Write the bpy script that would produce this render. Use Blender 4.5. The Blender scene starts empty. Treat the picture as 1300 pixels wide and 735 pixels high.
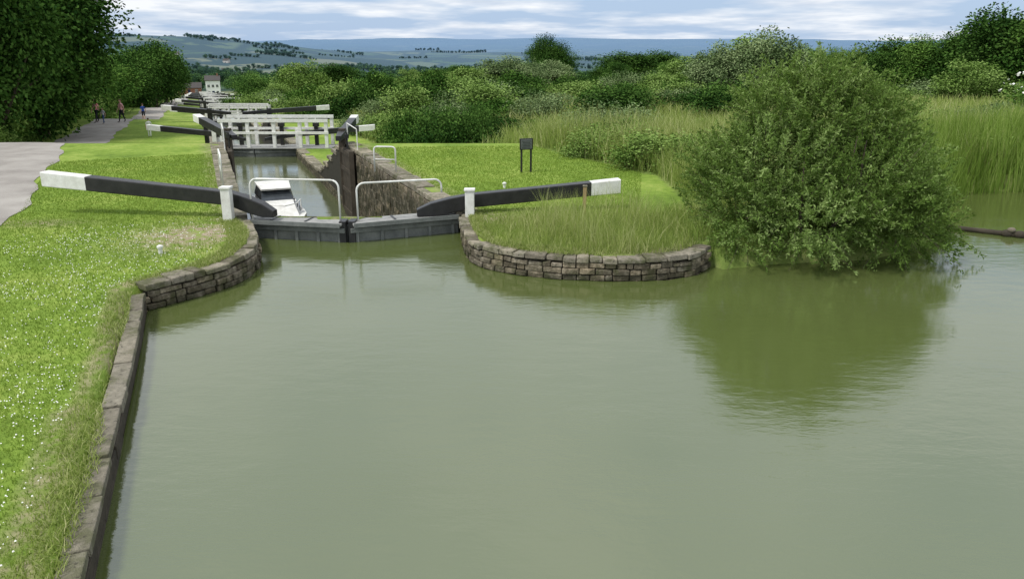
import bpy, bmesh, math, random
import numpy as np
from mathutils import Vector, Matrix
rng=np.random.default_rng(7); random.seed(7)
scene=bpy.context.scene
col=scene.collection
SH=0.416
def canal_u(X,Y): return X+SH*(Y-16)
def sm(a,b,x):
    t=np.clip((np.asarray(x,float)-a)/(b-a),0,1); return t*t*(3-2*t)
# ---------------------------------------------------------------- locks
LY=[15.7,44.5]+[44.5+39.5*k for k in range(1,9)]
CP=[.45,-1.75]+[-1.75-2.05*k for k in range(1,9)]
HW=2.35
def zc(Y):
    Y=np.asarray(Y,float)
    z=.45-.15*(1-sm(9,14,Y))-2.2*sm(28.5,37,Y)
    for k in range(1,9): z=z-2.05*sm(LY[k]+18,LY[k]+30,Y)
    return z-3*sm(380,460,Y)
def zr(Y):
    return .45-1.0*sm(25,70,Y)-18.6*sm(80,460,Y)
def base_z(X,Y):
    X=np.asarray(X,float);Y=np.asarray(Y,float)
    u=canal_u(X,Y)
    f=sm(6,32,u)*(1-sm(400,500,Y))
    z=zc(Y)*(1-f)+zr(Y)*f
    z=z-22*sm(420,1300,Y)
    n=np.sin(X*.31+1.3)*np.cos(Y*.27+.4)+.6*np.sin(X*.77+Y*.53)
    z=z+.035*n*sm(9,16,np.abs(u+3.5))
    far=sm(500,1200,Y)
    z=z+far*(5*np.sin(X*.006+Y*.003)+4*np.sin(X*.013-Y*.007+2))
    z=z+84*np.exp(-((X+1150)/430)**2/2-((Y-2150)/520)**2/2)
    z=z+30*np.exp(-((X+200)/700)**2/2-((Y-3000)/400)**2/2)
    z=z+sm(3600,6300,Y)*(112+9*np.sin(X*.0011+.5)+5*np.sin(X*.0037)+16*np.exp(-((X+800)/900)**2))
    return z
# ---------------------------------------------------------------- pound polygon
LEFT=[(4.7,-15),(-1.3,0),(-3.64,5.83),(-5.16,9.6),(-5.77,11.05),(-5.25,11.7),(-4.9,12.25),(-4.76,12.9),(-4.8,13.6),(-5.2,14.7),(-5.8,15.76)]
APEX=(-3.5,15.35)
RIGHT=[(-1.15,16.3),(-1.0,14.7),(-.82,13.85),(-.5,13.35),(0.05,12.98),(.85,12.7),(1.82,12.57),(2.8,12.66),(3.4,12.98),(3.75,13.5)]
SHORE=[(5,13.9),(7,14.2),(8.5,15.2),(9.5,17),(11,19.6),(12.6,21.2),(15,21.6),(22,22),(40,21),(46,0),(40,-15)]
POLY=np.array(LEFT+[APEX]+RIGHT+SHORE)
def sd_poly(X,Y,P=POLY):
    X=np.asarray(X,float);Y=np.asarray(Y,float)
    d=np.full(X.shape,1e9);ins=np.zeros(X.shape,bool)
    n=len(P)
    for i in range(n):
        ax,ay=P[i];bx,by=P[(i+1)%n]
        ex,ey=bx-ax,by-ay
        t=np.clip(((X-ax)*ex+(Y-ay)*ey)/(ex*ex+ey*ey),0,1)
        d=np.minimum(d,np.hypot(X-ax-t*ex,Y-ay-t*ey))
        c=((ay>Y)!=(by>Y))
        xi=ax+(Y-ay)/(ey if abs(ey)>1e-9 else 1e-9)*ex
        ins^=(c&(X<xi))
    return np.where(ins,-d,d)
PATH=[(-9,6),(-12.6,16),(-15.4,21.5),(-18.6,28),(-23,37),(-26.6,45),(-32.3,60),(-41.5,85),(-59.5,130),(-92,210),(-128,300),(-168,400)]
def d_path(X,Y):
    d=np.full(np.shape(X),1e9)
    for i in range(len(PATH)-1):
        ax,ay=PATH[i];bx,by=PATH[i+1];ex,ey=bx-ax,by-ay
        t=np.clip(((X-ax)*ex+(Y-ay)*ey)/(ex*ex+ey*ey),0,1)
        d=np.minimum(d,np.hypot(X-ax-t*ex,Y-ay-t*ey))
    return d
def wlevel(Y):
    w=np.full(np.shape(Y),-2.25)
    for k in range(1,9): w=np.where(Y>LY[k],(CP[k+1] if k<9 else -30)-.5,w) if k+1<len(CP) else w
    return w
def ground_z(X,Y):
    z=base_z(X,Y)
    s=sd_poly(X,Y)
    nat=X>3.8
    zn=-1.2+(z+1.2)*sm(-1.3,.35,s)
    zw=np.where(s<.2,-1.2,z)
    z=np.where(nat,np.where(s<.4,zn,z),zw)
    u=canal_u(X,Y)
    c=(np.abs(u+3.5)<HW+.2)&(Y>15.9)&(Y<LY[8])
    z=np.where(c,np.minimum(z,wlevel(Y)-1.2),z)
    return z
def meadow_mask(X,Y):
    u=canal_u(X,Y)
    m=(Y>20.3)&(X>4.6-(Y-20.3)*.50)
    m|=(Y>34)&(u>6)
    m|=(X>-.1)&(Y<15.3)&(Y>10)
    m|=(X>4.2)
    return m
# ---------------------------------------------------------------- node helpers
def mk(name):
    m=bpy.data.materials.new(name);m.use_nodes=True;nt=m.node_tree;nt.nodes.clear();return m,nt
def nd(nt,t,ins=None,**kw):
    n=nt.nodes.new(t)
    for k,v in kw.items(): setattr(n,k,v)
    if ins:
        for k,v in ins.items():
            if isinstance(v,bpy.types.NodeSocket): nt.links.new(v,n.inputs[k])
            else: n.inputs[k].default_value=v
    return n
def c4(c): return (c[0],c[1],c[2],1)
def ramp(nt,fac,stops):
    r=nd(nt,'ShaderNodeValToRGB',{'Fac':fac});e=r.color_ramp.elements
    while len(e)<len(stops): e.new(.5)
    for i,(p,c) in enumerate(stops): e[i].position=p;e[i].color=c4(c)
    return r.outputs['Color']
def noise(nt,vec,scale,detail=4,rough=.55):
    return nd(nt,'ShaderNodeTexNoise',{'Vector':vec,'Scale':scale,'Detail':detail,'Roughness':rough}).outputs['Fac']
def mix(nt,f,a,b,bt='MIX'):
    n=nd(nt,'ShaderNodeMixRGB',blend_type=bt)
    for k,v in (('Fac',f),('Color1',a),('Color2',b)):
        if isinstance(v,bpy.types.NodeSocket): nt.links.new(v,n.inputs[k])
        else: n.inputs[k].default_value=v if k=='Fac' else c4(v)
    return n.outputs['Color']
def mth(nt,op,a,b=0.0):
    n=nd(nt,'ShaderNodeMath',operation=op)
    for i,v in enumerate((a,b)):
        if isinstance(v,bpy.types.NodeSocket): nt.links.new(v,n.inputs[i])
        else: n.inputs[i].default_value=v
    return n.outputs[0]
def mapr(nt,v,a,b,c=0,d=1):
    return nd(nt,'ShaderNodeMapRange',{'Value':v,'From Min':a,'From Max':b,'To Min':c,'To Max':d}).outputs['Result']
def pos(nt): return nd(nt,'ShaderNodeNewGeometry').outputs['Position']
def haze_tint(nt,colr):  # aerial haze painted into the base colour, bluer with growing Y
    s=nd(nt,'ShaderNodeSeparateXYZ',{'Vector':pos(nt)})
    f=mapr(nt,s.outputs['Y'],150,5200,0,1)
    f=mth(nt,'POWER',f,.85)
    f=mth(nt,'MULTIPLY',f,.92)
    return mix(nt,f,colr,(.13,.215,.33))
def finish(nt,colr,rough=.8,bump=None,bs=.3,bd=.02,spec=.3,metal=0):
    p=nd(nt,'ShaderNodeBsdfPrincipled',{'Roughness':rough,'Metallic':metal,'Specular IOR Level':spec})
    if isinstance(colr,bpy.types.NodeSocket): nt.links.new(colr,p.inputs['Base Color'])
    else: p.inputs['Base Color'].default_value=c4(colr)
    if bump is not None:
        b=nd(nt,'ShaderNodeBump',{'Height':bump,'Strength':bs,'Distance':bd});nt.links.new(b.outputs[0],p.inputs['Normal'])
    o=nd(nt,'ShaderNodeOutputMaterial');nt.links.new(p.outputs[0],o.inputs['Surface'])
    return p
def simple(name,c1,c2,scale=6,rough=.7,bs=.3,bd=.01,spec=.3,shade=False,moss=0):
    m,nt=mk(name);P=pos(nt)
    n=noise(nt,P,scale,6,.6);n2=noise(nt,P,scale*7,4)
    f=mth(nt,'ADD',mth(nt,'MULTIPLY',n,.7),mth(nt,'MULTIPLY',n2,.3))
    c=ramp(nt,f,[(.32,c1),(.68,c2)])
    if shade:
        a=nd(nt,'ShaderNodeAttribute',attribute_name='shade').outputs['Fac']
        c=mix(nt,1.0,c,ramp(nt,a,[(0,(.55,.52,.5)),(.6,(1,1,1)),(1,(1.35,1.3,1.2))]),'MULTIPLY')
    if moss:
        k=mapr(nt,noise(nt,P,2.3,6,.7),.46,.60,0,moss)
        c=mix(nt,k,c,(.075,.085,.027))
        k=mapr(nt,noise(nt,P,17,5,.7),.56,.66,0,.8)
        c=mix(nt,k,c,(.05,.045,.035))
    finish(nt,c,rough,n2,bs,bd,spec);return m
def leafmat(name,dark,mid,light,trans=.3):
    m,nt=mk(name)
    a=nd(nt,'ShaderNodeAttribute',attribute_name='shade').outputs['Fac']
    c=haze_tint(nt,ramp(nt,a,[(0,dark),(.5,mid),(1,light)]))
    p=nd(nt,'ShaderNodeBsdfDiffuse',{'Color':c})
    if trans<=0:
        nd(nt,'ShaderNodeOutputMaterial',{'Surface':p.outputs[0]});return m
    t=nd(nt,'ShaderNodeBsdfTranslucent',{'Color':mix(nt,.35,c,(.25,.32,.04))})
    x=nd(nt,'ShaderNodeMixShader',{0:trans,1:p.outputs[0],2:t.outputs[0]})
    o=nd(nt,'ShaderNodeOutputMaterial',{'Surface':x.outputs[0]});return m
# ---------------------------------------------------------------- materials
M_white=simple('white_paint',(.58,.57,.52),(.86,.86,.83),5,.5,.15,.005)
M_black=simple('black_paint',(.012,.012,.013),(.035,.034,.033),5,.4,.3,.005,.4)
M_greymetal=simple('grey_gate_paint',(.10,.11,.105),(.22,.23,.215),4,.6,.4,.01)
M_walk=simple('walkway',(.22,.22,.21),(.38,.38,.36),6,.8,.4,.01)
M_wood=simple('dark_timber',(.03,.025,.018),(.085,.07,.05),4,.85,.6,.02)
M_oldwood=simple('weathered_timber',(.10,.085,.06),(.24,.21,.16),6,.9,.6,.02)
M_coping=simple('coping_stone',(.16,.145,.11),(.40,.36,.285),9,.95,.8,.03,shade=True,moss=.75)
M_mortar=simple('dark_joint',(.02,.02,.015),(.06,.055,.04),8,.95)
M_conc=simple('old_concrete',(.16,.145,.11),(.33,.30,.235),12,.95,.9,.02,shade=True,moss=.6)
M_glass=simple('window_glass',(.02,.025,.03),(.06,.07,.08),2,.1,.0,.0,.6)
M_navy=simple('navy_paint',(.01,.015,.05),(.02,.03,.09),3,.3,.05)
M_bark=simple('bark',(.05,.04,.03),(.14,.11,.08),9,.95,.8,.03)
M_brick=simple('red_brick',(.18,.08,.05),(.30,.15,.10),3,.9)
M_roof=simple('roof_tiles',(.05,.045,.045),(.10,.09,.085),3,.9)
def stone_mat():
    m,nt=mk('wall_stone');P=pos(nt)
    a=nd(nt,'ShaderNodeAttribute',attribute_name='shade').outputs['Fac']
    n=noise(nt,P,11,8,.7);n2=noise(nt,P,38,4)
    c=ramp(nt,n,[(.3,(.06,.053,.04)),(.5,(.19,.165,.12)),(.7,(.38,.34,.27))])
    c=mix(nt,1,c,ramp(nt,a,[(0,(.45,.42,.38)),(.5,(1,1,1)),(1,(1.45,1.35,1.2))]),'MULTIPLY')
    c=mix(nt,mapr(nt,noise(nt,P,2.6,6,.7),.5,.62,0,.7),c,(.065,.072,.027))
    z=nd(nt,'ShaderNodeSeparateXYZ',{'Vector':P}).outputs['Z']
    g=mth(nt,'MULTIPLY',mapr(nt,z,.24,.0),mapr(nt,noise(nt,P,5),.35,.55))
    c=mix(nt,mth(nt,'MULTIPLY',g,.8),c,(.03,.032,.016))
    finish(nt,c,.92,n2,.9,.035,.2);return m
M_stone=stone_mat()
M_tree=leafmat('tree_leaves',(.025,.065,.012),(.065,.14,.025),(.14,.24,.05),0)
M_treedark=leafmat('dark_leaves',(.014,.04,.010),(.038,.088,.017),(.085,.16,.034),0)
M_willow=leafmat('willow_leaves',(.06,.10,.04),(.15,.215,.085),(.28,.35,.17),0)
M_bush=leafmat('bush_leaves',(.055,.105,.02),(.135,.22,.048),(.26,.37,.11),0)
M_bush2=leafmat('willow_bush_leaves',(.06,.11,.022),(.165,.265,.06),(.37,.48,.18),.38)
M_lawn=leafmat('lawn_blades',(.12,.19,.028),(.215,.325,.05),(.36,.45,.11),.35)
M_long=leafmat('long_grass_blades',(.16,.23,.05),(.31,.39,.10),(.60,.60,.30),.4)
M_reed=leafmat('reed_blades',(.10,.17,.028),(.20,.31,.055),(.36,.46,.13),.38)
M_petal=simple('white_petals',(.7,.7,.62),(.85,.85,.8),5,.7)

def ground_mat():
    m,nt=mk('ground_grass');P=pos(nt)
    z=nd(nt,'ShaderNodeAttribute',attribute_name='zone')
    s=nd(nt,'ShaderNodeSeparateColor',{'Color':z.outputs['Color']})
    n1=noise(nt,P,.45,6,.6);n2=noise(nt,P,5,5,.65);n3=noise(nt,P,45,4,.7)
    f=mth(nt,'ADD',mth(nt,'MULTIPLY',n1,.45),mth(nt,'ADD',mth(nt,'MULTIPLY',n2,.3),mth(nt,'MULTIPLY',n3,.25)))
    lawn=ramp(nt,f,[(.38,(.10,.165,.025)),(.5,(.19,.285,.045)),(.6,(.31,.375,.09))])
    mead=ramp(nt,f,[(.36,(.08,.125,.026)),(.5,(.17,.23,.055)),(.64,(.32,.34,.13))])
    dirt=ramp(nt,n2,[(.3,(.18,.14,.09)),(.7,(.38,.32,.23))])
    v=nd(nt,'ShaderNodeTexVoronoi',{'Vector':P,'Scale':.0055},feature='F1')
    sc=nd(nt,'ShaderNodeSeparateColor',{'Color':v.outputs['Color']})
    fld=ramp(nt,sc.outputs[0],[(0,(.035,.07,.018)),(.3,(.06,.10,.025)),(.55,(.045,.085,.022)),(.75,(.11,.14,.05)),(1,(.17,.17,.08))])
    ve=nd(nt,'ShaderNodeTexVoronoi',{'Vector':P,'Scale':.0055},feature='DISTANCE_TO_EDGE')
    hed=mapr(nt,ve.outputs['Distance'],.03,.10)
    wood=mapr(nt,noise(nt,P,.004,6,.6),.50,.52)
    fld=mix(nt,hed,(.018,.035,.013),fld)
    fld=mix(nt,wood,fld,(.018,.036,.013))
    c=mix(nt,s.outputs[0],lawn,mead)
    dm=mth(nt,'MULTIPLY',s.outputs[1],mapr(nt,n2,.35,.55))
    c=mix(nt,dm,c,dirt)
    c=mix(nt,s.outputs[2],c,fld)
    c=haze_tint(nt,c)
    finish(nt,c,.95,n3,.5,.03,.1);return m
M_ground=ground_mat()
def path_mat():
    m,nt=mk('path_gravel');P=pos(nt)
    n=noise(nt,P,.8,6,.6);n2=noise(nt,P,60,3,.7)
    f=mth(nt,'ADD',mth(nt,'MULTIPLY',n,.6),mth(nt,'MULTIPLY',n2,.4))
    finish(nt,haze_tint(nt,ramp(nt,f,[(.35,(.23,.21,.19)),(.65,(.41,.385,.35))])),.95,n2,.5,.01,.2);return m
M_path=path_mat()
def water_mat(name,c1,c2):
    m,nt=mk(name);P=pos(nt)
    mp=nd(nt,'ShaderNodeMapping',{'Vector':P,'Scale':(1.0,2.2,1)})
    mp.inputs['Rotation'].default_value=(0,0,.12)
    V=mp.outputs[0]
    big=noise(nt,V,.28,3)
    a=noise(nt,V,2.4,3,.5);b=noise(nt,V,9,4,.65)
    amp=mapr(nt,big,.35,.65,.3,1.0)
    h=mth(nt,'MULTIPLY',mth(nt,'ADD',a,mth(nt,'MULTIPLY',b,.34)),amp)
    c=ramp(nt,noise(nt,P,.18,4),[(.3,c1),(.7,c2)])
    p=nd(nt,'ShaderNodeBsdfPrincipled',{'Base Color':c,'Roughness':.035,'IOR':2.3})
    bp=nd(nt,'ShaderNodeBump',{'Height':h,'Strength':.27,'Distance':.03})
    nt.links.new(bp.outputs[0],p.inputs['Normal'])
    nd(nt,'ShaderNodeOutputMaterial',{'Surface':p.outputs[0]});return m
M_water=water_mat('pound_water',(.080,.104,.028),(.095,.120,.038))
M_water2=water_mat('lock_water',(.085,.10,.045),(.10,.118,.055))
# ---------------------------------------------------------------- mesh helpers
def npmesh(name,V,F,shade=None,mats=(),midx=None,smooth=False,link=True):
    me=bpy.data.meshes.new(name);V=np.ascontiguousarray(V,dtype=np.float32);F=np.ascontiguousarray(F,dtype=np.int32)
    me.vertices.add(len(V));me.vertices.foreach_set('co',V.ravel())
    me.loops.add(F.size);me.loops.foreach_set('vertex_index',F.ravel())
    me.polygons.add(len(F));me.polygons.foreach_set('loop_start',np.arange(0,F.size,F.shape[1],dtype=np.int32))
    if midx is not None: me.polygons.foreach_set('material_index',np.ascontiguousarray(midx,dtype=np.int32))
    me.update(calc_edges=True)
    if smooth: me.polygons.foreach_set('use_smooth',np.ones(len(F),bool))
    if shade is not None:
        at=me.attributes.new('shade','FLOAT','FACE');at.data.foreach_set('value',np.ascontiguousarray(shade,dtype=np.float32))
    for m in mats: me.materials.append(m)
    if not link: return me
    ob=bpy.data.objects.new(name,me);col.objects.link(ob);return ob
class MB:
    def __init__(s): s.v=[];s.f=[];s.m=[];s.s=[]
    def add(s,vs,fs,m=0,sh=.5):
        o=len(s.v);s.v+= [tuple(v) for v in vs];s.f+=[tuple(o+i for i in f) for f in fs];s.m+=[m]*len(fs);s.s+=[sh]*len(fs)
    def hexa(s,p,m=0,sh=.5):
        s.add(p,[(3,2,1,0),(4,5,6,7),(0,1,5,4),(1,2,6,5),(2,3,7,6),(3,0,4,7)],m,sh)
    def box(s,c,size,m=0,ang=0,sh=.5):
        hx,hy,hz=[q/2 for q in size];ca,sa=math.cos(ang),math.sin(ang)
        P=[]
        for z in (-hz,hz):
            for x,y in ((-hx,-hy),(hx,-hy),(hx,hy),(-hx,hy)):
                P.append((c[0]+x*ca-y*sa,c[1]+x*sa+y*ca,c[2]+z))
        s.hexa(P,m,sh)
    def bar(s,a,b,w,h,m=0,sh=.5):
        a=Vector(a);b=Vector(b);d=(b-a).normalized();up=Vector((0,0,1))
        if abs(d.z)>.95: up=Vector((0,1,0))
        r=d.cross(up).normalized()*w/2;u=r.cross(d).normalized()*h/2
        s.hexa([a-r-u,b-r-u,b+r-u,a+r-u,a-r+u,b-r+u,b+r+u,a+r+u],m,sh)
    def tube(s,pts,rad,seg=8,m=0,sh=.5,cap=True):
        pts=[Vector(p) for p in pts];n=len(pts)
        if not hasattr(rad,'__len__'): rad=[rad]*n
        vs=[];ref=None
        for i,p in enumerate(pts):
            d=(pts[min(i+1,n-1)]-pts[max(i-1,0)]).normalized()
            if ref is None: ref=Vector((0,0,1)) if abs(d.z)<.9 else Vector((1,0,0))
            a=d.cross(ref).normalized();b=d.cross(a).normalized()
            for k in range(seg):
                t=2*math.pi*k/seg;vs.append(p+(a*math.cos(t)+b*math.sin(t))*rad[i])
        fs=[(i*seg+k,i*seg+(k+1)%seg,(i+1)*seg+(k+1)%seg,(i+1)*seg+k) for i in range(n-1) for k in range(seg)]
        if cap: fs+=[tuple(range(seg)),tuple((n-1)*seg+k for k in reversed(range(seg)))]
        s.add(vs,fs,m,sh)
    def sphere(s,c,r,m=0,seg=12,rings=8,sh=.5,zmin=-1):
        vs=[];fs=[]
        for i in range(rings+1):
            ph=math.pi*i/rings
            for k in range(seg):
                t=2*math.pi*k/seg;z=max(math.cos(ph),zmin)
                vs.append((c[0]+r[0]*math.sin(ph)*math.cos(t),c[1]+r[1]*math.sin(ph)*math.sin(t),c[2]+r[2]*z))
        for i in range(rings):
            for k in range(seg): fs.append((i*seg+k,(i+1)*seg+k,(i+1)*seg+(k+1)%seg,i*seg+(k+1)%seg))
        s.add(vs,fs,m,sh)
    def loft(s,secs,mats):
        V=[]
        for c,a,b,w in secs:
            c=Vector(c);w=Vector(w).normalized();u=Vector((0,0,1))
            V+=[c-w*a-u*b,c+w*a-u*b,c+w*a+u*b,c-w*a+u*b]
        for i in range(len(secs)-1):
            q=V[i*4:i*4+8];s.add(q,[(0,1,5,4),(1,2,6,5),(2,3,7,6),(3,0,4,7)],mats[i])
        s.add(V[:4],[(3,2,1,0)],mats[0]);s.add(V[-4:],[(0,1,2,3)],mats[-1])
    def obj(s,name,mats,parent=None,bevel=0,smooth=False,loc=None):
        me=bpy.data.meshes.new(name);me.from_pydata(s.v,[],s.f)
        for m in mats: me.materials.append(m)
        me.polygons.foreach_set('material_index',s.m)
        if smooth: me.polygons.foreach_set('use_smooth',[True]*len(s.f))
        at=me.attributes.new('shade','FLOAT','FACE');at.data.foreach_set('value',s.s)
        bm=bmesh.new();bm.from_mesh(me);bmesh.ops.recalc_face_normals(bm,faces=bm.faces);bm.to_mesh(me);bm.free()
        ob=bpy.data.objects.new(name,me);col.objects.link(ob)
        if bevel:
            b=ob.modifiers.new('bevel','BEVEL');b.width=bevel;b.segments=2;b.limit_method='ANGLE'
        if parent: ob.parent=parent
        return ob
def empty(name,loc=(0,0,0)):
    e=bpy.data.objects.new(name,None);e.empty_display_size=.5;col.objects.link(e);return e
# ---------------------------------------------------------------- terrain
Us=np.concatenate([-np.geomspace(4000,61,42),np.arange(-60,-20,.9),np.arange(-20,22,.18),np.arange(22,70,1.3),np.geomspace(71,9500,55),
   [-3.5-HW-.2,-3.5-HW-.22,-3.5+HW+.2,-3.5+HW+.22]]);Us=np.unique(np.round(Us,4))
Ys=np.concatenate([np.arange(-25,4,1.),np.arange(4,32,.18),np.arange(32,110,.7),np.arange(110,342,2.2),np.geomspace(344,7600,80)])
UU,YY=np.meshgrid(Us,Ys);XX=UU-SH*(YY-16)
ZZ=ground_z(XX,YY)
V=np.stack([XX,YY,ZZ],-1).reshape(-1,3)
nx,ny=len(Us),len(Ys)
i=np.arange(nx-1)[None,:]+np.arange(ny-1)[:,None]*nx
F=np.stack([i,i+1,i+1+nx,i+nx],-1).reshape(-1,4)
g=npmesh('ground',V,F,mats=[M_ground],smooth=True)
X_,Y_=V[:,0],V[:,1];U_=canal_u(X_,Y_)
zone=np.zeros((len(V),4),np.float32);zone[:,3]=1
zone[:,0]=np.maximum(meadow_mask(X_,Y_),(Y_>70)*.5)
S_=sd_poly(X_,Y_)
dirt=np.exp(-((X_+6.3)**2+(Y_-14.2)**2)/1.1)*1.4
dirt=np.maximum(dirt,np.exp(-((X_+.5)**2+(Y_-15.6)**2)/.5)*1.2)
dirt=np.maximum(dirt,.55*np.exp(-((np.abs(U_+3.5)-HW-.6)/.25)**2)*(Y_>16)*(Y_<40))
dirt=np.maximum(dirt,(np.abs(S_-.42)<.16)*.7*(X_<3.8))
dirt=np.maximum(dirt,(S_<.1)*(X_<3.8)*1.0)
dirt=np.maximum(dirt,.8*np.exp(-((X_+10.2)**2/1.5+(Y_-15.2)**2/.12)))
zone[:,1]=np.clip(dirt,0,1);zone[:,2]=sm(330,430,Y_)
at=g.data.attributes.new('zone','FLOAT_COLOR','POINT');at.data.foreach_set('color',zone.ravel())
# ---------------------------------------------------------------- path
def resample(P,step):
    P=np.array(P,float);d=np.r_[0,np.cumsum(np.hypot(*np.diff(P,axis=0).T))]
    n=max(2,int(d[-1]/step)+1);t=np.linspace(0,d[-1],n)
    return np.stack([np.interp(t,d,P[:,k]) for k in range(P.shape[1])],-1)
def smoothpoly(P,it=3):
    P=np.array(P,float)
    for _ in range(it):
        Q=[P[0]]
        for a,b in zip(P[:-1],P[1:]): Q+=[a*.75+b*.25,a*.25+b*.75]
        Q.append(P[-1]);P=np.array(Q)
    return P
pp=resample(smoothpoly(PATH),.7)
tg=np.gradient(pp,axis=0);tg/=np.linalg.norm(tg,axis=1)[:,None];nn=np.stack([tg[:,1],-tg[:,0]],-1)
hwid=1.55+.12*np.sin(np.arange(len(pp))*.5)+.08*np.sin(np.arange(len(pp))*1.7)
cols=[]
for t in np.linspace(-1,1,7):
    q=pp+nn*(hwid*t)[:,None]
    cols.append(np.stack([q[:,0],q[:,1],base_z(q[:,0],q[:,1])+.045-.03*abs(t)**3],-1))
Vp=np.stack(cols,1).reshape(-1,3);n=len(pp)
i=(np.arange(n-1)*7)[:,None]+np.arange(6)[None,:]
npmesh('towpath',Vp,np.stack([i,i+1,i+8,i+7],-1).reshape(-1,4),mats=[M_path],smooth=True)
# ---------------------------------------------------------------- water
def polyobj(name,pts,z,mat):
    mb=MB();mb.add([(x,y,z) for x,y in pts],[tuple(range(len(pts)))]);return mb.obj(name,[mat])
w=polyobj('pound_water',[tuple(p) for p in POLY],0,M_water)
def edge(u,Y): return (u-SH*(Y-16),Y)
for k in range(8):
    a=LY[k]+(.45 if k else .2);b=LY[k+1]+.1;zw=CP[k+1]-.5
    polyobj('canal_water',[edge(-3.5-HW-.05,a),edge(-3.5+HW+.05,a),edge(-3.5+HW+.05,b),edge(-3.5-HW-.05,b)],zw,M_water2)
# ---------------------------------------------------------------- stone walls
def block_wall(mb,path,z0,z1,ch,bl,depth,side,jit=.02,m=0,sh0=.1,sh1=.9,gap=.008,ztop=None,rough=.006):
    P=np.array(path,float);d=np.r_[0,np.cumsum(np.hypot(*np.diff(P,axis=0).T))];L=d[-1]
    def at(s):
        x=np.interp(s,d,P[:,0]);y=np.interp(s,d,P[:,1])
        e=.12;a=np.array([np.interp(s-e,d,P[:,0]),np.interp(s-e,d,P[:,1])]);b=np.array([np.interp(s+e,d,P[:,0]),np.interp(s+e,d,P[:,1])])
        t=b-a;t/=max(1e-9,np.hypot(*t));return np.array([x,y]),np.array([-t[1],t[0]])*side
    nc=max(1,round((z1-z0)/ch));h=(z1-z0)/nc
    for c in range(nc):
        s=-random.random()*bl*.5
        while s<L:
            l=bl*random.uniform(.5,1.5);a=max(0,s)+gap;b=min(L,s+l)-gap;s+=l
            if b-a<.05: continue
            pa,na=at(a);pb,nb=at(b);o=random.uniform(-jit,jit*.3)
            j=lambda: random.uniform(-rough,rough)
            dz=0
            if ztop is not None: dz=ztop((pa[1]+pb[1])/2)
            zl=z0+c*h+gap*.6+dz+j()*.7;zh=z0+(c+1)*h-gap*.6+dz+ (random.uniform(-.03,.012) if c==nc-1 else 0)
            fa=pa+na*(o+j());fb=pb+nb*(o+j());ba=pa+na*depth;bb=pb+nb*depth
            mb.hexa([(fa[0],fa[1],zl),(fb[0],fb[1],zl),(bb[0],bb[1],zl),(ba[0],ba[1],zl),
                     (fa[0]+na[0]*abs(j()),fa[1]+na[1]*abs(j()),zh+j()),(fb[0],fb[1],zh+j()),(bb[0],bb[1],zh+j()*.5),(ba[0],ba[1],zh+j()*.5)],m,random.uniform(sh0,sh1))
def ribbon(mb,path,z0f,z1f,off,side,m=0):
    P=np.array(path,float);t=np.gradient(P,axis=0);t/=np.linalg.norm(t,axis=1)[:,None]
    N=np.stack([-t[:,1],t[:,0]],-1)*side;Q=P+N*off
    vs=[];
    for q in Q: vs+=[(q[0],q[1],z0f(q[1])),(q[0],q[1],z1f(q[1]))]
    mb.add(vs,[(2*i,2*i+2,2*i+3,2*i+1) for i in range(len(Q)-1)],m,.3)
lw=resample(smoothpoly(LEFT[4:],2),.1);rw=resample(smoothpoly(RIGHT,2),.1)
mb=MB()
block_wall(mb,lw,-.33,.32,.11,.26,.22,+1,.045,rough=.012);ribbon(mb,lw,lambda y:-1.2,lambda y:.3,.07,1,1)
block_wall(mb,lw,.325,.45,.125,.42,.36,+1,.05,m=2,sh0=.1,rough=.016)
mb.obj('stone_wall',[M_stone,M_mortar,M_coping],bevel=.016)
mb=MB()
block_wall(mb,rw,-.33,.33,.11,.25,.22,+1,.045,rough=.012);ribbon(mb,rw,lambda y:-1.2,lambda y:.3,.07,1,1)
block_wall(mb,rw,.335,.44,.105,.34,.30,+1,.06,m=2,sh0=.0,sh1=.8,rough=.018)
mb.obj('stone_wall',[M_stone,M_mortar,M_coping],bevel=.016)
nb=resample(LEFT[:5],.3);mb=MB()
ribbon(mb,nb,lambda y:-1.2,lambda y:.26,.05,1,1)
block_wall(mb,nb,-.1,.20,.15,2.6,.05,+1,.012,m=0,sh0=.4,sh1=.6,gap=.004)
block_wall(mb,nb,.205,.315,.11,.75,.19,+1,.018,m=2,sh0=.2,sh1=.75,gap=.006,rough=.01)
mb.obj('bank_edging',[M_wood,M_mortar,M_conc],bevel=.012)
mb=MB()
zg=lambda y: float(zc(y))
for sgn in (-1,1):
    u=-3.5+sgn*HW;side=-sgn
    ph=np.array([edge(u,y) for y in np.arange(16.2 if sgn>0 else 15.9,340,.8)])
    ribbon(mb,ph,lambda y:float(wlevel(np.array(y)))-1.3,lambda y:zg(y)-.05,.04,side,1)
    near=np.array([edge(u,y) for y in np.arange(16.2 if sgn>0 else 15.9,44,.4)])
    block_wall(mb,near,-.13,.03,.16,.85,.5,side,.02,m=2,sh0=.3,ztop=zg)
    far=np.array([edge(u,y) for y in np.arange(44.6,338,1.)])
    block_wall(mb,far,-.13,.05,.2,2.2,.6,side,.02,m=2,sh0=.4,ztop=zg)
wr=np.array([edge(-3.5+HW,y) for y in np.arange(16.3,30,.2)])
block_wall(mb,wr,-2.5,.31,.22,.46,.2,-1,.03)
wl=np.array([edge(-3.5+HW,y) for y in np.arange(30,44.3,.2)])
block_wall(mb,wl,-2.5,-1.9,.22,.46,.2,-1,.03)
mb.obj('lock_chamber_wall',[M_stone,M_mortar,M_coping],bevel=.012)
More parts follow.
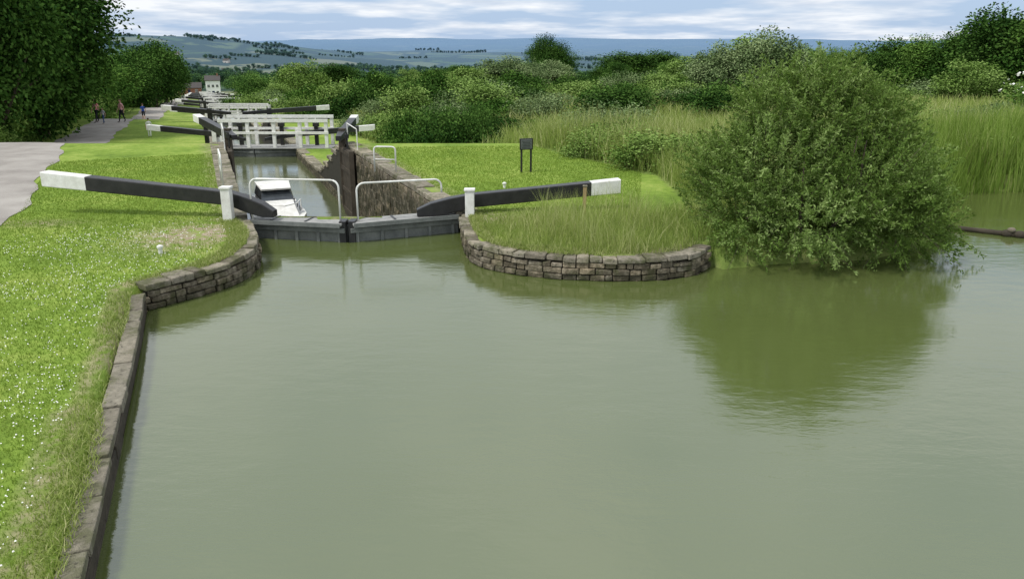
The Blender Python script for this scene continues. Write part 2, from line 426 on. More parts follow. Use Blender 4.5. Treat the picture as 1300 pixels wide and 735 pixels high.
# ---------------------------------------------------------------- near lock gates
def gate(hinge,apex,p_out,p_mid,p_in,white,z_top,zbot,post,rail,post_top):
    e=empty('lock_gate');h=Vector((*hinge,0));a=Vector((*apex,0));d=(a-h).normalized();nrm=Vector((-d.y,d.x,0))
    if nrm.y<0: nrm=-nrm
    L=(a-h).length
    b=MB()
    c=(h+a)/2+nrm*.15;b.hexa([h+Vector((0,0,zbot)),a+Vector((0,0,zbot)),a+nrm*.28+Vector((0,0,zbot)),h+nrm*.28+Vector((0,0,zbot)),
        h+Vector((0,0,z_top-.09)),a+Vector((0,0,z_top-.09)),a+nrm*.28+Vector((0,0,z_top-.09)),h+nrm*.28+Vector((0,0,z_top-.09))],0)
    for t in np.linspace(.06,.94,5):
        q=h+d*L*t-nrm*.02;b.bar(q+Vector((0,0,-.4)),q+Vector((0,0,z_top-.1)),.07,.05,0)
    b.bar(h-nrm*.03+Vector((0,0,z_top-.17)),a-nrm*.03+Vector((0,0,z_top-.17)),.07,.1,0)
    b.obj('leaf',[M_greymetal],e,.008)
    b=MB()
    for j in range(4):
        o=nrm*(-.10+.14*j);b.bar(h+d*.05+o+Vector((0,0,z_top-.03+.002*j)),a-d*.05+o+Vector((0,0,z_top-.03)),.128,.05,0)
    b.bar(h+d*.05-nrm*.18+Vector((0,0,z_top-.035)),a-d*.05-nrm*.18+Vector((0,0,z_top-.035)),.02,.10,1)
    b.obj('walkway',[M_walk,M_greymetal],e,.006)
    b=MB();po,pm,pi=Vector(p_out),Vector(p_mid),Vector(p_in)
    dr=(pm-po);w=Vector((-dr.y,dr.x,0))
    pw=po.lerp(pm,white)
    b.loft([(po,.15,.16,w),(pw,.145,.155,w),(pm,.13,.15,w),(pm.lerp(pi,.4),.14,.17,w),(pm.lerp(pi,.75),.13,.15,w),(pi,.11,.07,w)],[0,1,1,1,1])
    b.obj('balance_beam',[M_white,M_black],e,.02)
    b=MB();P=Vector(post);b.bar(P,P+Vector((0,0,post_top-post[2])),.2,.17,0);b.box((P.x,P.y,post_top+.02),(.24,.21,.05),0)
    b.bar(P+Vector((0,.1,.25)),P+Vector((0,.5,.25)),.08,.05,1)
    b.obj('heel_post',[M_white,M_black],e,.01)
    b=MB();b.tube(rail,.021,8,0);b.obj('handrail',[M_white],e,smooth=True)
    b=MB()
    q=a-d*.08+nrm*.1;b.bar(q+Vector((0,0,zbot)),q+Vector((0,0,z_top+.03)),.14,.3,0)
    for t in (.25,.6):
        q=h+d*L*t;b.bar(q+nrm*-.06+Vector((0,0,z_top+.005)),q+nrm*.36+Vector((0,0,z_top+.005)),.05,.012,0)
    b.obj('mitre_post',[M_black],e,.006)
    return e
def arc(a,b,top,r=.12,n=5,za=None,zb=None):
    a=Vector(a);b=Vector(b);A=Vector((a.x,a.y,top));B=Vector((b.x,b.y,top));d=(B-A).normalized();pts=[a]
    for i in range(n+1):
        t=i/n*math.pi/2;pts.append(A+d*r*(1-math.cos(t))-Vector((0,0,r*(1-math.sin(t)))))
    for i in range(n+1):
        t=(1-i/n)*math.pi/2;pts.append(B-d*r*(1-math.cos(t))-Vector((0,0,r*(1-math.sin(t)))))
    pts.append(b);return pts
gate((-5.75,15.78),(-3.55,15.36),(-10.3,16.2,1.24),(-6.1,15.8,.88),(-5.1,15.6,.58),.24,.43,-2.6,(-6.05,15.45,.2),
     arc((-5.6,15.62,.42),(-3.66,15.42,.42),1.33,.16),1.15)
gate((-1.2,16.28),(-3.45,15.36),(2.45,16.75,.98),(-.9,16.35,.72),(-2.1,16.0,.52),.2,.43,-2.6,(-.93,16.02,.3),
     arc((-3.3,15.5,.42),(-1.55,16.05,.95),1.25,.16),1.0)
def open_gate(u,Y0,Y1,beam_end,side):
    e=empty('lock_gate');b=MB()
    a=Vector((*edge(u,Y0),0));c=Vector((*edge(u,Y1),0));w=Vector((1,SH,0)).normalized()*.08
    b.hexa([a-w+Vector((0,0,-3.3)),a+w+Vector((0,0,-3.3)),c+w+Vector((0,0,-3.3)),c-w+Vector((0,0,-3.3)),
            a-w+Vector((0,0,.36)),a+w+Vector((0,0,.36)),c+w+Vector((0,0,.36)),c-w+Vector((0,0,.36))],0)
    for z in (-2.0,-1.2,-.4,.25):
        b.bar(a-w*1.2+Vector((0,0,z)),c-w*1.2+Vector((0,0,z)),.06,.16,0)
    b.bar(a+Vector((0,-.1,-3.3)),a+Vector((0,-.1,.42)),.18,.18,0)
    b.obj('leaf',[M_wood],e,.01)
    b=MB();b.bar(c+Vector((0,0,-2)),c+Vector((0,0,1.05)),.26,.26,0);b.obj('heel_post',[M_wood],e,.02)
    b=MB();m=c+Vector((0,0,.85));o=Vector(beam_end);dr=o-m;pw=Vector((-dr.y,dr.x,0))
    b.loft([(o,.16,.16,pw),(o.lerp(m,.2),.15,.15,pw),(m,.14,.14,pw),(m+(m-o).normalized()*1.0,.1,.09,pw)],[0,1,1]);b.obj('balance_beam',[M_white,M_black],e,.02)
    b=MB()
    r=[a+Vector((side*.2,0,.4)),a+Vector((side*.2,0,1.2)),c+Vector((side*.2,0,1.25)),c+Vector((side*.2,0,.6))]
    b.tube(r,.02,8,0);b.obj('handrail',[M_white],e)
    b=MB();q=a.lerp(c,.5);b.bar(q+Vector((0,0,.4)),q+Vector((0,0,1.0)),.06,.05,0);b.box((q.x,q.y,.85),(.14,.12,.16),0);b.obj('paddle_gear',[M_black],e,.01)
open_gate(-1.27,26.9,28.6,(-6.75,32.2,1.10),1)
open_gate(-5.68,26.9,28.6,(-13.7,32.6,1.10),-1)
def hoop(name,a,b,h):
    mb=MB();za=float(base_z(a[0],a[1]));mb.tube(arc((a[0],a[1],za),(b[0],b[1],za),za+h,.1),.024,8,0);
    mb.tube([(a[0],a[1],za+h*.5),(b[0],b[1],za+h*.5)],.016,6,0);mb.obj(name,[M_white],smooth=True)
hoop('ladder_handrail',(-4.1,22.0),(-3.45,21.9),.75)
hoop('ladder_handrail',(-7.5,19.0),(-8.05,20.3),.9)
# ---------------------------------------------------------------- further lock gates
def far_gate(k):
    Y=LY[k];z=CP[k];xl=edge(-3.5-HW,Y)[0];xr=edge(-3.5+HW,Y)[0];xm=(xl+xr)/2
    e=empty('lock_gate_pair')
    b=MB()
    for x0,x1 in ((xl,xm-.03),(xr,xm+.03)):
        b.hexa([(x0,Y+.25,z-2.5),(x1,Y-.3,z-2.5),(x1,Y,z-2.5),(x0,Y+.55,z-2.5),(x0,Y+.25,z),(x1,Y-.3,z),(x1,Y,z),(x0,Y+.55,z)],0)
        b.bar((x0,Y+.2,z-.2),(x1,Y-.35,z-.2),.1,.12,0)
    b.obj('leaves',[M_greymetal],e,.01)
    b=MB()
    for (s,x0) in ((-1,xl),(1,xr)):
        o=Vector((x0+s*4.6,Y+1.3,z+1.1));m=Vector((x0-s*.1,Y+.3,z+.78));dr=o-m;pw=Vector((-dr.y,dr.x,0))
        b.loft([(o,.17,.17,pw),(o.lerp(m,.2),.17,.17,pw),(m,.15,.15,pw),(m+(m-o).normalized()*1.7+Vector((0,0,-.15)),.1,.09,pw)],[0,1,1])
    b.obj('balance_beams',[M_white,M_black],e,.02)
    b=MB();H=1.7 if k==1 else 1.5
    xs=np.linspace(xl+.5,xr+2.0,5)
    for r,(yo,zz) in enumerate(((0,0),(1.5,.12))):
        for x in xs:
            b.bar((x,Y-.3+yo,z),(x,Y-.3+yo,z+H+zz),.19,.17,0)
        b.bar((xs[0]-.15,Y-.4+yo,z+H-.05+zz),(xs[-1]+.15,Y-.4+yo,z+H-.05+zz),.07,.20,0)
        b.bar((xs[0]-.15,Y-.4+yo,z+H*.55+zz),(xs[-1]+.15,Y-.4+yo,z+H*.55+zz),.06,.15,0)
    b.bar((xs[0]-.3,Y+.45,z+.03),(xs[-1]+.3,Y+.45,z+.03),1.7,.07,1)
    b.obj('footbridge_railing',[M_white,M_walk],e,.01)
    b=MB()
    for x in (xl-.9,xr+1.1,xl+1.2,xr-1.0):
        b.bar((x,Y+.9,z),(x,Y+.9,z+1.35),.22,.2,0);b.box((x,Y+.9,z+1.3),(.34,.3,.24),0);b.bar((x,Y+.85,z+1.3),(x,Y+.85,z+1.75),.06,.06,1)
    b.obj('paddle_gear',[M_black,M_white],e,.02)
    b=MB()
    for x in (xl-.15,xr+.15): b.bar((x,Y+.25,z-.1),(x,Y+.25,z+1.15),.26,.22,0)
    b.obj('heel_posts',[M_white],e,.01)
    b=MB();Yl=Y+15
    for s,u in ((-1,-3.5-HW),(1,-3.5+HW)):
        m=Vector((*edge(u,Yl),z+.95));o=Vector((m.x+s*4.4,m.y+1.6,z+1.15));dr=o-m;pw=Vector((-dr.y,dr.x,0))
        b.loft([(o,.19,.19,pw),(o.lerp(m,.22),.18,.18,pw),(m,.16,.16,pw),(m+(m-o).normalized()*2,.12,.1,pw)],[0,1,1])
        b.bar((m.x,m.y,z-1),(m.x,m.y,z+1.2),.3,.3,1)
    b.bar((edge(-3.5-HW,Yl)[0],Yl,z+1.5),(edge(-3.5+HW,Yl)[0],Yl,z+1.5),.08,.14,0)
    for t in (0,.33,.66,1):
        x=edge(-3.5-HW+t*2*HW,Yl)[0];b.bar((x,Yl,z+.2),(x,Yl,z+1.5),.12,.12,0)
    b.obj('lower_gates',[M_white,M_black],e,.02)
for k in range(1,9): far_gate(k)
# ---------------------------------------------------------------- boat
def boat():
    e=empty('cabin_cruiser');C=Vector((*edge(-4.25,26.2),-2.25));ax=Vector((SH,-1,0)).normalized();rt=Vector((-ax.y,ax.x,0))
    def W(l,s,z): return C+ax*l+rt*s+Vector((0,0,z))
    L=6.4;st=[(-.5,.78,.62),(-.3,.88,.62),(0,.92,.66),(.2,.88,.72),(.35,.68,.8),(.45,.38,.88),(.5,.03,.95)]
    b=MB()
    rows=[]
    for t,w,h in st: rows.append([W(t*L,-w*.6,-.3),W(t*L,-w*.95,.15),W(t*L,-w,h-.22),W(t*L,-w,h-.1),W(t*L,-w,h),W(t*L,w,h),W(t*L,w,h-.1),W(t*L,w,h-.22),W(t*L,w*.95,.15),W(t*L,w*.6,-.3)])
    for i in range(len(rows)-1):
        v=rows[i]+rows[i+1]
        for j in range(9): b.add([v[j],v[j+1],v[j+11],v[j+10]],[(0,1,2,3)],1 if j in (2,6) else 0)
    b.add(rows[0],[tuple(range(10))],0)
    b.obj('hull',[M_white,M_navy],e)
    b=MB()
    def cab(l0,l1,w0,w1,z0,z1,sl0,sl1,m):
        P=[W(l0,-w0,z0),W(l1,-w0*.85,z0),W(l1,w0*.85,z0),W(l0,w0,z0),W(l0+sl0,-w1,z1),W(l1-sl1,-w1*.8,z1),W(l1-sl1,w1*.8,z1),W(l0+sl0,w1,z1)]
        b.hexa(P,m)
    cab(-1.2,2.1,.72,.6,.64,1.12,.1,.7,0);cab(-1.1,.75,.66,.58,1.1,1.45,.15,.55,1)
    cab(-1.25,.45,.6,.62,1.43,1.5,-.05,-.05,0)
    for s in (-1,1):
        for l in (-.7,.05,.75):
            b.bar(W(l,s*.71,.88),W(l+.5,s*.67,.88),.03,.2,1)
    b.obj('cabin',[M_white,M_glass],e,.03)
    b=MB();pts=[W(1.2,-.72,.8),W(1.2,-.72,1.2),W(2.4,-.45,1.3),W(3.0,0,1.35),W(2.4,.45,1.3),W(1.2,.72,1.2),W(1.2,.72,.8)]
    b.tube(pts,.018,6,0);b.obj('bow_rail',[M_white],e)
boat()
# ---------------------------------------------------------------- small furniture
def gz(x,y): return float(base_z(x,y))
mb=MB();x,y=.42,21.9;z=gz(x,y)
for s in (-.14,.14): mb.bar((x+s,y+s*.3,z-.2),(x+s,y+s*.3,z+1.0),.06,.06,0)
mb.box((x,y-.05,z+.84),(.40,.05,.33),0,.29);mb.box((x+.004,y-.083,z+.84),(.34,.012,.27),1,.29)
for j in range(5): mb.box((x+.006,y-.093,z+.93-.045*j),(.28-.05*(j%2),.004,.012),0,.29)
M_panel=simple('sign_panel',(.10,.11,.11),(.17,.18,.18),3,.4)
mb.obj('information_sign',[M_black,M_panel],bevel=.006)
mb=MB();x,y=1.6,16.1;z=gz(x,y);mb.bar((x,y,z-.2),(x+.01,y,z+.62),.075,.075,0);mb.box((x+.01,y,z+.635),(.1,.1,.03),1);mb.obj('marker_post',[simple('post_wood',(.30,.2,.10),(.45,.32,.17),8),M_coping],bevel=.008)
for (x,y) in ((-6.35,12.9),(-.2,19.3)):
    mb=MB();z=gz(x,y);mb.tube([(x,y,z-.1),(x,y,z+.10),(x,y,z+.105),(x,y,z+.14),(x,y,z+.16)],[.04,.035,.055,.055,.02],10,0);mb.obj('mooring_bollard',[M_white],smooth=False)
mb=MB();mb.tube([(9.2,17.1,.04),(10.1,16.5,.05),(10.9,15.95,.05),(12.0,15.25,.04),(14.5,13.6,.05),(17,12,.04)],[.055,.055,.06,.1,.1,.1],8,0)
for p in ((10.95,15.9),(11.15,15.78),(11.6,15.5),(13.3,14.4)): mb.sphere((*p,.06),(.13,.10,.09),0)
mb.sphere((11.0,15.85,.15),(.09,.07,.06),1);mb.obj('floating_boom',[M_wood,M_oldwood],smooth=True)
# ---------------------------------------------------------------- foliage
def unit(n):
    v=rng.normal(size=(n,3));return v/np.linalg.norm(v,axis=1)[:,None]
def leafquads(P,D,L,W):
    n=len(P);D=D/np.linalg.norm(D,axis=1)[:,None];w=np.cross(D,unit(n));w/=np.linalg.norm(w,axis=1)[:,None]+1e-9
    L=np.broadcast_to(L,(n,))[:,None];W=np.broadcast_to(W,(n,))[:,None]
    V=np.stack([P,P+D*L*.5+w*W*.5,P+D*L,P+D*L*.5-w*W*.5],1).reshape(-1,3)
    return V,np.arange(4*n).reshape(n,4)
def tubeq(pts,rad,seg=6):
    mb=MB();mb.tube(pts,rad,seg,cap=False);return np.array([tuple(v) for v in mb.v]),np.array(mb.f)
def combine(parts):
    V=[];F=[];S=[];M=[];o=0
    for v,f,s,m in parts:
        V.append(v);F.append(f+o);S.append(np.broadcast_to(s,(len(f),)));M.append(np.full(len(f),m));o+=len(v)
    return np.concatenate(V),np.concatenate(F),np.concatenate(S),np.concatenate(M)
def tree_mesh(name,H,R,mat,ncl=26,nl=9000,L=.28,cb=.25,trunk=True,cl=(.28,.45)):
    zc0=H*(cb+(1-cb)*.45);rz=H*(1-cb)*.5;parts=[]
    d=unit(ncl);rad=rng.random(ncl)**.45
    C=d*rad[:,None]*np.array([R,R,rz])*np.array([.74,.74,.80])+np.array([0,0,zc0])
    tt=np.clip((C[:,2]-zc0)/rz,-1,1);C[:,:2]*=(1-.35*np.clip(tt,0,1)**1.5)[:,None]
    rc=R*rng.uniform(cl[0],cl[1],ncl)*(1-.25*np.clip(tt,0,1));cs=rng.uniform(.1,.9,ncl)
    C[:,2]=np.minimum(C[:,2],H-rc*.75)
    if trunk:
        tz=H*(cb+.25);parts.append((*tubeq([(0,0,-.5),(0,0,H*.05),(R*.02,0,H*.25),(R*.05,R*.03,tz),(R*.05,0,H*.8)],[R*.08,R*.06,R*.05,R*.04,R*.01],7),.5,0))
        for j in range(min(14,ncl)):
            c=C[j];z0=H*(cb*.8+.25*random.random());m_=c*.5+np.array([0,0,z0])*.5+np.array([0,0,-.02*H])
            parts.append((*tubeq([(0.02*R,0,z0),tuple(m_),tuple(c)],[R*.03,R*.02,R*.008],5),.5,0))
    w=rc**2;k=rng.choice(ncl,nl,p=w/w.sum())
    dd=unit(nl);r=rng.random(nl)**.42
    sq=np.array([1,1,.78])
    P=C[k]+dd*(rc[k]*r*(1+.20*rng.normal(size=nl)))[:,None]*sq
    D=dd+unit(nl)*.9+np.array([0,0,-.25])
    s=np.clip(cs[k]+rng.normal(size=nl)*.18,0,1)
    P[:,2]*=H/np.percentile(P[:,2],99.3)
    v,f=leafquads(P,D,L*rng.uniform(.6,1.3,nl),L*.6);parts.append((v,f,s,1))
    V,F,S,Mi=combine(parts)
    return npmesh(name,V,F,S,[M_bark,mat],Mi,link=False)
def place(me,name,x,y,s=1,sz=None,rot=None,parent=None,dz=-.1):
    o=bpy.data.objects.new(name,me);col.objects.link(o)
    o.location=(x,y,gz(x,y)+dz);o.rotation_euler=(0,0,random.random()*6.28 if rot is None else rot)
    o.scale=(s,s,s if sz is None else sz)
    if parent: o.parent=parent
    return o
T_big=tree_mesh('big_tree',12,5.5,M_treedark,80,46000,.27,.0)
T_a=tree_mesh('tree_a',9,4.5,M_tree,50,17000,.30,.04)
T_b=tree_mesh('tree_b',9,4.3,M_treedark,46,17000,.30,.06)
T_w=tree_mesh('tree_w',8,4.5,M_willow,54,19000,.26,.0,cl=(.2,.36))
T_w2=tree_mesh('tree_w2',7,4.2,M_bush,50,17000,.26,.0,cl=(.2,.36))
B_a=tree_mesh('bush_a',2.6,2.1,M_bush,26,9000,.15,-.15,trunk=False)
B_b=tree_mesh('bush_b',2.4,2.2,M_treedark,26,9000,.15,-.15,trunk=False)
B_c=tree_mesh('bush_c',2.4,2.3,M_willow,26,9000,.15,-.15,trunk=False)
B_d=tree_mesh('bush_d',2.4,2.0,M_tree,26,9000,.15,-.15,trunk=False)
def pl(me,name,px,Y,top,H0,wide=None,R0=None,parent=None):
    X=px*Y;g0=gz(X,Y);s=(top-g0)/H0;sx=s if wide is None else wide/R0
    return place(me,name,X,Y,sx,s,parent=parent)
# left side
pl(T_big,'large_tree',-.628,50,11.5,12,6.0,5.5)
pl(T_big,'large_tree',-.71,40,11,12,4.8,5.5)
pl(T_big,'large_tree',-.66,58,12,12,6.4,5.5)
pl(T_big,'large_tree',-.69,49,12,12,6,5.5)
pl(T_b,'tree',-.605,62,7.2,9,4.8,4.3);pl(T_a,'tree',-.58,74,4.8,9,4.2,4.5)
pl(T_a,'tree',-.54,92,3.0,9,4.6,4.5);pl(T_b,'tree',-.50,112,3.2,9,5,4.3);pl(T_b,'tree',-.472,125,4.6,9,5.5,4.3)
pl(T_b,'tree',-.458,142,4.4,9,5.5,4.3);pl(T_a,'tree',-.50,130,3.6,9,7,4.5);pl(T_a,'tree',-.452,185,1.5,9,5,4.5)
pl(T_a,'tree',-.555,84,3.0,9,5,4.5);pl(T_b,'tree',-.525,104,2.6,9,5.5,4.3)
def hedge(name,line,h,wid,n,mat,L=.13,hv=.5,dens=1.0):
    P=resample(line,1.1);ncl=len(P)*3
    idx=rng.integers(0,len(P),ncl);t=np.gradient(P,axis=0);t/=np.linalg.norm(t,axis=1)[:,None];N=np.stack([t[:,1],-t[:,0]],-1)
    off=rng.uniform(-wid/2,wid/2,ncl);q=P[idx]+N[idx]*off[:,None];zz=rng.uniform(.15,.9,ncl)
    hh=h*(1+hv*.5*np.sin(idx*.45)*np.cos(idx*.17+1))
    C=np.stack([q[:,0],q[:,1],base_z(q[:,0],q[:,1])+hh*zz],-1);rc=rng.uniform(.35,.75,ncl)*h*.33;cs=rng.uniform(.1,.9,ncl)
    k=rng.integers(0,ncl,n);dd=unit(n)
    Q=C[k]+dd*(rc[k]*rng.random(n)**.45*(1+.2*rng.normal(size=n)))[:,None]
    s=np.clip(cs[k]+rng.normal(size=n)*.17,0,1)
    v,f=leafquads(Q,dd+unit(n)*.9,L*rng.uniform(.6,1.3,n),L*.55)
    return npmesh(name,v,f,s,[mat])
def offset_path(o,y0,y1):
    P=resample(PATH,2);t=np.gradient(P,axis=0);t/=np.linalg.norm(t,axis=1)[:,None];N=np.stack([-t[:,1],t[:,0]],-1)
    Q=P+N*o;return Q[(P[:,1]>y0)&(P[:,1]<y1)]
hedge('hedge',offset_path(3.4,18,42),2.9,1.8,60000,M_bush,.12)
hedge('hedge',offset_path(3.8,40,90),3.2,2.2,50000,M_bush,.18)
hedge('hedge',offset_path(4.8,88,190),3.6,3,30000,M_tree,.32)
# right of the canal
pl(T_w2,'tree',-.275,150,1.2,7,6.5,4.2);pl(T_a,'tree',-.335,190,-2.5,9,6,4.5);pl(T_w2,'tree',-.31,130,-2,7,4,4.2)
pl(T_b,'tree',-.23,175,0.5,9,7,4.3);pl(T_a,'tree',-.35,260,-4,9,8,4.5)
e=empty('hedgerow')
for (r,Y,top,wd,k) in [(-.36,100,-1.8,3,3),(-.34,88,-1.3,3.2,0),(-.315,105,-1.6,3.5,2),(-.29,80,-1.2,2.6,0),(-.27,90,-.2,3.2,3),(-.25,70,-.6,2.6,1),
    (-.23,78,.4,3.4,0),(-.205,72,.9,3.2,1),(-.185,80,1.6,3.8,3),(-.16,62,.2,2.8,2),(-.14,60,.9,2.8,0),(-.12,66,1.5,3.4,1),(-.10,74,1.8,3.6,3),
    (-.08,56,.1,2.4,2),(-.06,68,1.3,3.2,0),(-.02,80,.8,3,2),(-.04,60,.2,2.5,3),(.02,72,.7,3.2,1),(.05,64,.4,3,2),(.09,70,1,3.4,0),(.12,60,.6,2.6,2),(.15,66,1.1,3,3),(.18,58,.9,3,1),
    (.22,62,1.3,3,0),(.33,70,1,3.4,1),(.42,66,1.4,3,3),(.5,60,1.0,3,0),(.56,64,1.6,3.2,2),(.64,60,1.4,3.2,3),(.7,56,1.6,3.5,0),
    (-.2,52,-.35,1.9,2),(-.17,50,-.2,1.9,0),(-.145,47,.15,2.2,0)]:
    me=[B_a,B_b,B_c,B_d][k];X=r*Y;g0=gz(X,Y);place(me,'shrub',X,Y,wd/2.15,(top-g0)/2.45,parent=e)
for j in range(46):
    r=random.uniform(-.22,.3);Y=random.uniform(44,88);X=r*Y
    if canal_u(X,Y)<10: continue
    me=random.choice([B_a,B_b,B_c,B_d,B_c,B_b]);g0=gz(X,Y);top=g0+random.uniform(1.3,2.6)*(1+(Y-44)/110)
    place(me,'shrub',X,Y,random.uniform(1.0,1.7),(top-g0)/2.45,parent=e)
pl(B_b,'bramble_bush',-.10,35,1.15,2.4,1.9,2.2);pl(B_b,'bramble_bush',-.066,35.5,1.05,2.4,1.9,2.2);pl(B_d,'bramble_bush',-.135,37,.9,2.4,1.5,2.0)
for j in range(9): pl(B_b,'bramble_bush',random.uniform(-.15,-.03),random.uniform(36,41),random.uniform(.6,1.2),2.4,1.5,2.2)
pl(T_w,'willow_tree',-.01,88,3.0,8,4.6,4.5);pl(T_w,'willow_tree',.045,92,2.5,8,4.2,4.5);pl(T_w2,'willow_tree',-.055,84,1.9,7,4,4.2)
pl(T_big,'oak_tree',.052,150,6.0,12,5.6,5.5);pl(T_b,'oak_tree',.145,110,3.4,9,4.4,4.3);pl(T_b,'oak_tree',.185,112,3.5,9,4.6,4.3)
pl(T_w,'willow_tree',.27,64,4.2,8,3.4,4.5);pl(T_w,'willow_tree',.34,62,5.2,8,4.2,4.5);pl(T_w2,'willow_tree',.305,75,4.9,7,4.5,4.2);pl(T_w2,'willow_tree',.235,80,3.2,7,3.6,4.2)
pl(T_w2,'tree',.60,60,3.0,7,3.2,4.2);pl(T_a,'tree',.8,52,6,9,4.4,4.5)
pl(T_b,'tree',.64,66,7.0,9,4.6,4.3);pl(T_a,'tree',.70,62,6.8,9,4.6,4.5);pl(T_b,'tree',.59,72,5.8,9,4,4.3);pl(T_a,'tree',.545,76,4.9,9,4,4.5);pl(T_b,'tree',.50,80,4.8,9,4.4,4.3)
SKX=[-.36,-.2,-.12,-.06,0,.06,.10,.15,.21,.25,.31,.38,.44,.50,.57,.62,.66,.72,.85]
SKT=[-.045,-.030,-.022,-.016,-.012,-.014,-.020,-.008,-.010,-.012,.004,.008,.002,.008,.012,.028,.042,.044,.042]
e=empty('woodland')
for row,(Yb,st) in enumerate(((78,.042),(100,.034),(128,.03))):
    for r in np.arange(-.20 if row else .27,.86,st):
        r_=r+random.uniform(-.012,.012);Y=Yb+random.uniform(-7,9);tp=4+Y*(np.interp(r_,SKX,SKT)-random.uniform(0,.013)-(.003 if row else .002))
        X=r_*Y;g0=gz(X,Y)
        if tp-g0<2: continue
        me,H0,R0=random.choice([(T_a,9,4.5),(T_b,9,4.3),(T_b,9,4.3),(T_w2,7,4.2),(T_a,9,4.5)]);w_=Y*st*.5*random.uniform(1.1,1.5)
        place(me,'tree',X,Y,w_/R0*1.1,(tp-g0)/H0,parent=e)
# ------------ the big waterside bush
def big_bush():
    C=np.array([6.08,14.8,0.]);parts=[]
    stems=11
    for j in range(stems):
        a=j/stems*6.28+random.random()*.4;r=random.uniform(.7,1.7);h=random.uniform(1.5,2.9)
        b0=C+np.array([math.cos(a)*.35,math.sin(a)*.3,-.1]);e_=C+np.array([math.cos(a)*r,math.sin(a)*r*.9,h])
        m_=(b0+e_)/2+np.array([math.cos(a)*.3,math.sin(a)*.3,-.2])
        parts.append((*tubeq([tuple(b0),tuple(m_),tuple(e_)],[.06,.035,.01],6),.5,0))
    sub=[(-.85,-.3,1.6,1.35,1.25),(.6,-.6,1.4,1.5,1.2),(1.4,.1,1.2,1.2,1.15),(-.25,.3,2.5,1.35,1.15),(.75,.3,2.35,1.25,1.1),(-1.45,-.1,.95,1.1,.95),(-.4,-1.0,.85,1.2,.85),(1.15,-.9,.8,1.15,.75),(-.75,.4,2.85,.85,.8),(1.75,.4,1.6,.85,.85),(.25,.1,3.2,.7,.6),(1.95,-.4,.6,.8,.6),(-1.6,-.7,.5,.8,.5),(-1.7,.2,1.6,.75,.7)]
    wt=np.array([s[3]**2 for s in sub]);ns=3700
    k=rng.choice(len(sub),ns,p=wt/wt.sum());S=np.array(sub)
    d=unit(ns);d[:,2]=d[:,2]*.8+.12;rr=rng.uniform(.45,.93,ns)
    st=C+S[k,:3]+d*np.stack([S[k,3],S[k,3],S[k,4]],-1)*rr[:,None]
    ln=rng.uniform(.25,.66,ns);dr=d*.8+np.array([0,0,.55])+unit(ns)*.35;dr/=np.linalg.norm(dr,axis=1)[:,None]
    low=st[:,2]<.8;dr[low,2]-=.75
    nl=40;t=rng.random((ns,nl))
    P=st[:,None,:]+dr[:,None,:]*(ln[:,None]*t)[...,None]+np.array([0,0,-.10])*(t**2)[...,None]*ln[:,None,None]+rng.normal(size=(ns,nl,3))*.032*(1.2-t[...,None])
    D=dr[:,None,:]*.6+rng.normal(size=(ns,nl,3))*.6
    tone=rng.uniform(.1,.9,ns)*.65+.35*rng.uniform(.1,.9,len(sub))[k]
    s=np.clip(tone[:,None]+rng.normal(size=(ns,nl))*.15,0,1).ravel()
    P=P.reshape(-1,3);D=D.reshape(-1,3);keep=P[:,2]>.02;P,D,s=P[keep],D[keep],s[keep]
    v,f=leafquads(P,D,rng.uniform(.045,.10,len(P)),.028);parts.append((v,f,s,1))
    w_=np.cross(dr,unit(ns))*.005
    v=np.stack([st-w_,st+w_,st+dr*ln[:,None]+w_*.3,st+dr*ln[:,None]-w_*.3],1).reshape(-1,3)
    parts.append((v,np.arange(4*ns).reshape(ns,4),.5,0))
    V,F,S_,Mi=combine(parts);return npmesh('willow_bush',V,F,S_,[M_bark,M_bush2],Mi)
big_bush()
# ------------ grasses
def blades(P,H,W,lean,seg=2):
    n=len(P);a=rng.uniform(0,6.283,n);w=np.stack([np.cos(a),np.sin(a),np.zeros(n)],-1)*(W*.5)[:,None]
    b=rng.uniform(0,6.283,n);l=np.stack([np.cos(b),np.sin(b),np.zeros(n)],-1)*(lean*H*rng.random(n))[:,None]
    up=np.stack([np.zeros(n),np.zeros(n),H],-1)
    if seg==1:
        V=np.stack([P-w,P+w,P+up+l+w*.15,P+up+l-w*.15],1).reshape(-1,3);return V,np.arange(4*n).reshape(n,4)
    M1=P+up*.55+l*.3
    V=np.stack([P-w,P+w,M1+w*.8,M1-w*.8,P+up+l+w*.1,P+up+l-w*.1],1).reshape(-1,3)
    o=(np.arange(n)*6)[:,None];F=np.concatenate([o+np.array([0,1,2,3]),o+np.array([3,2,4,5])]);return V,F
def polar(n,r0,r1,a0,a1,p=1.0):
    r=r0+(r1-r0)*rng.random(n)**p;a=np.radians(rng.uniform(a0,a1,n));return r*np.sin(a),r*np.cos(a),r
def okland(X,Y,m=.42):
    u=canal_u(X,Y);return (sd_poly(X,Y)>m)&~((np.abs(u+3.5)<HW+.55)&(Y>15.2))&(d_path(X,Y)>1.5)
X,Y,r=polar(330000,4.6,28,-50,10)
sdl=sd_poly(X,Y)
k=okland(X,Y,.2)&~meadow_mask(X,Y)&(rng.random(len(X))<np.clip((sdl-.15)/.5,.15,1))
dp=np.exp(-((X+6.3)**2+(Y-14.2)**2)/.9);k&=rng.random(len(X))>dp
X,Y,r=X[k],Y[k],r[k];P=np.stack([X,Y,base_z(X,Y)-.004],-1)
nz=.5+.25*np.sin(X*1.3+2*np.sin(Y*.9))*np.cos(Y*1.1)+.15*np.sin(X*4.1+Y*3.3)+.12*np.sin(X*.5-Y*.4)
H=rng.uniform(.018,.055,len(X))*(1+.5*(nz-.5));v,f=blades(P,H,.004+.0007*r,.9,1)
npmesh('lawn_grass',v,f,np.clip(nz*.6+.2+rng.normal(size=len(X))*.2,0,1),[M_lawn])
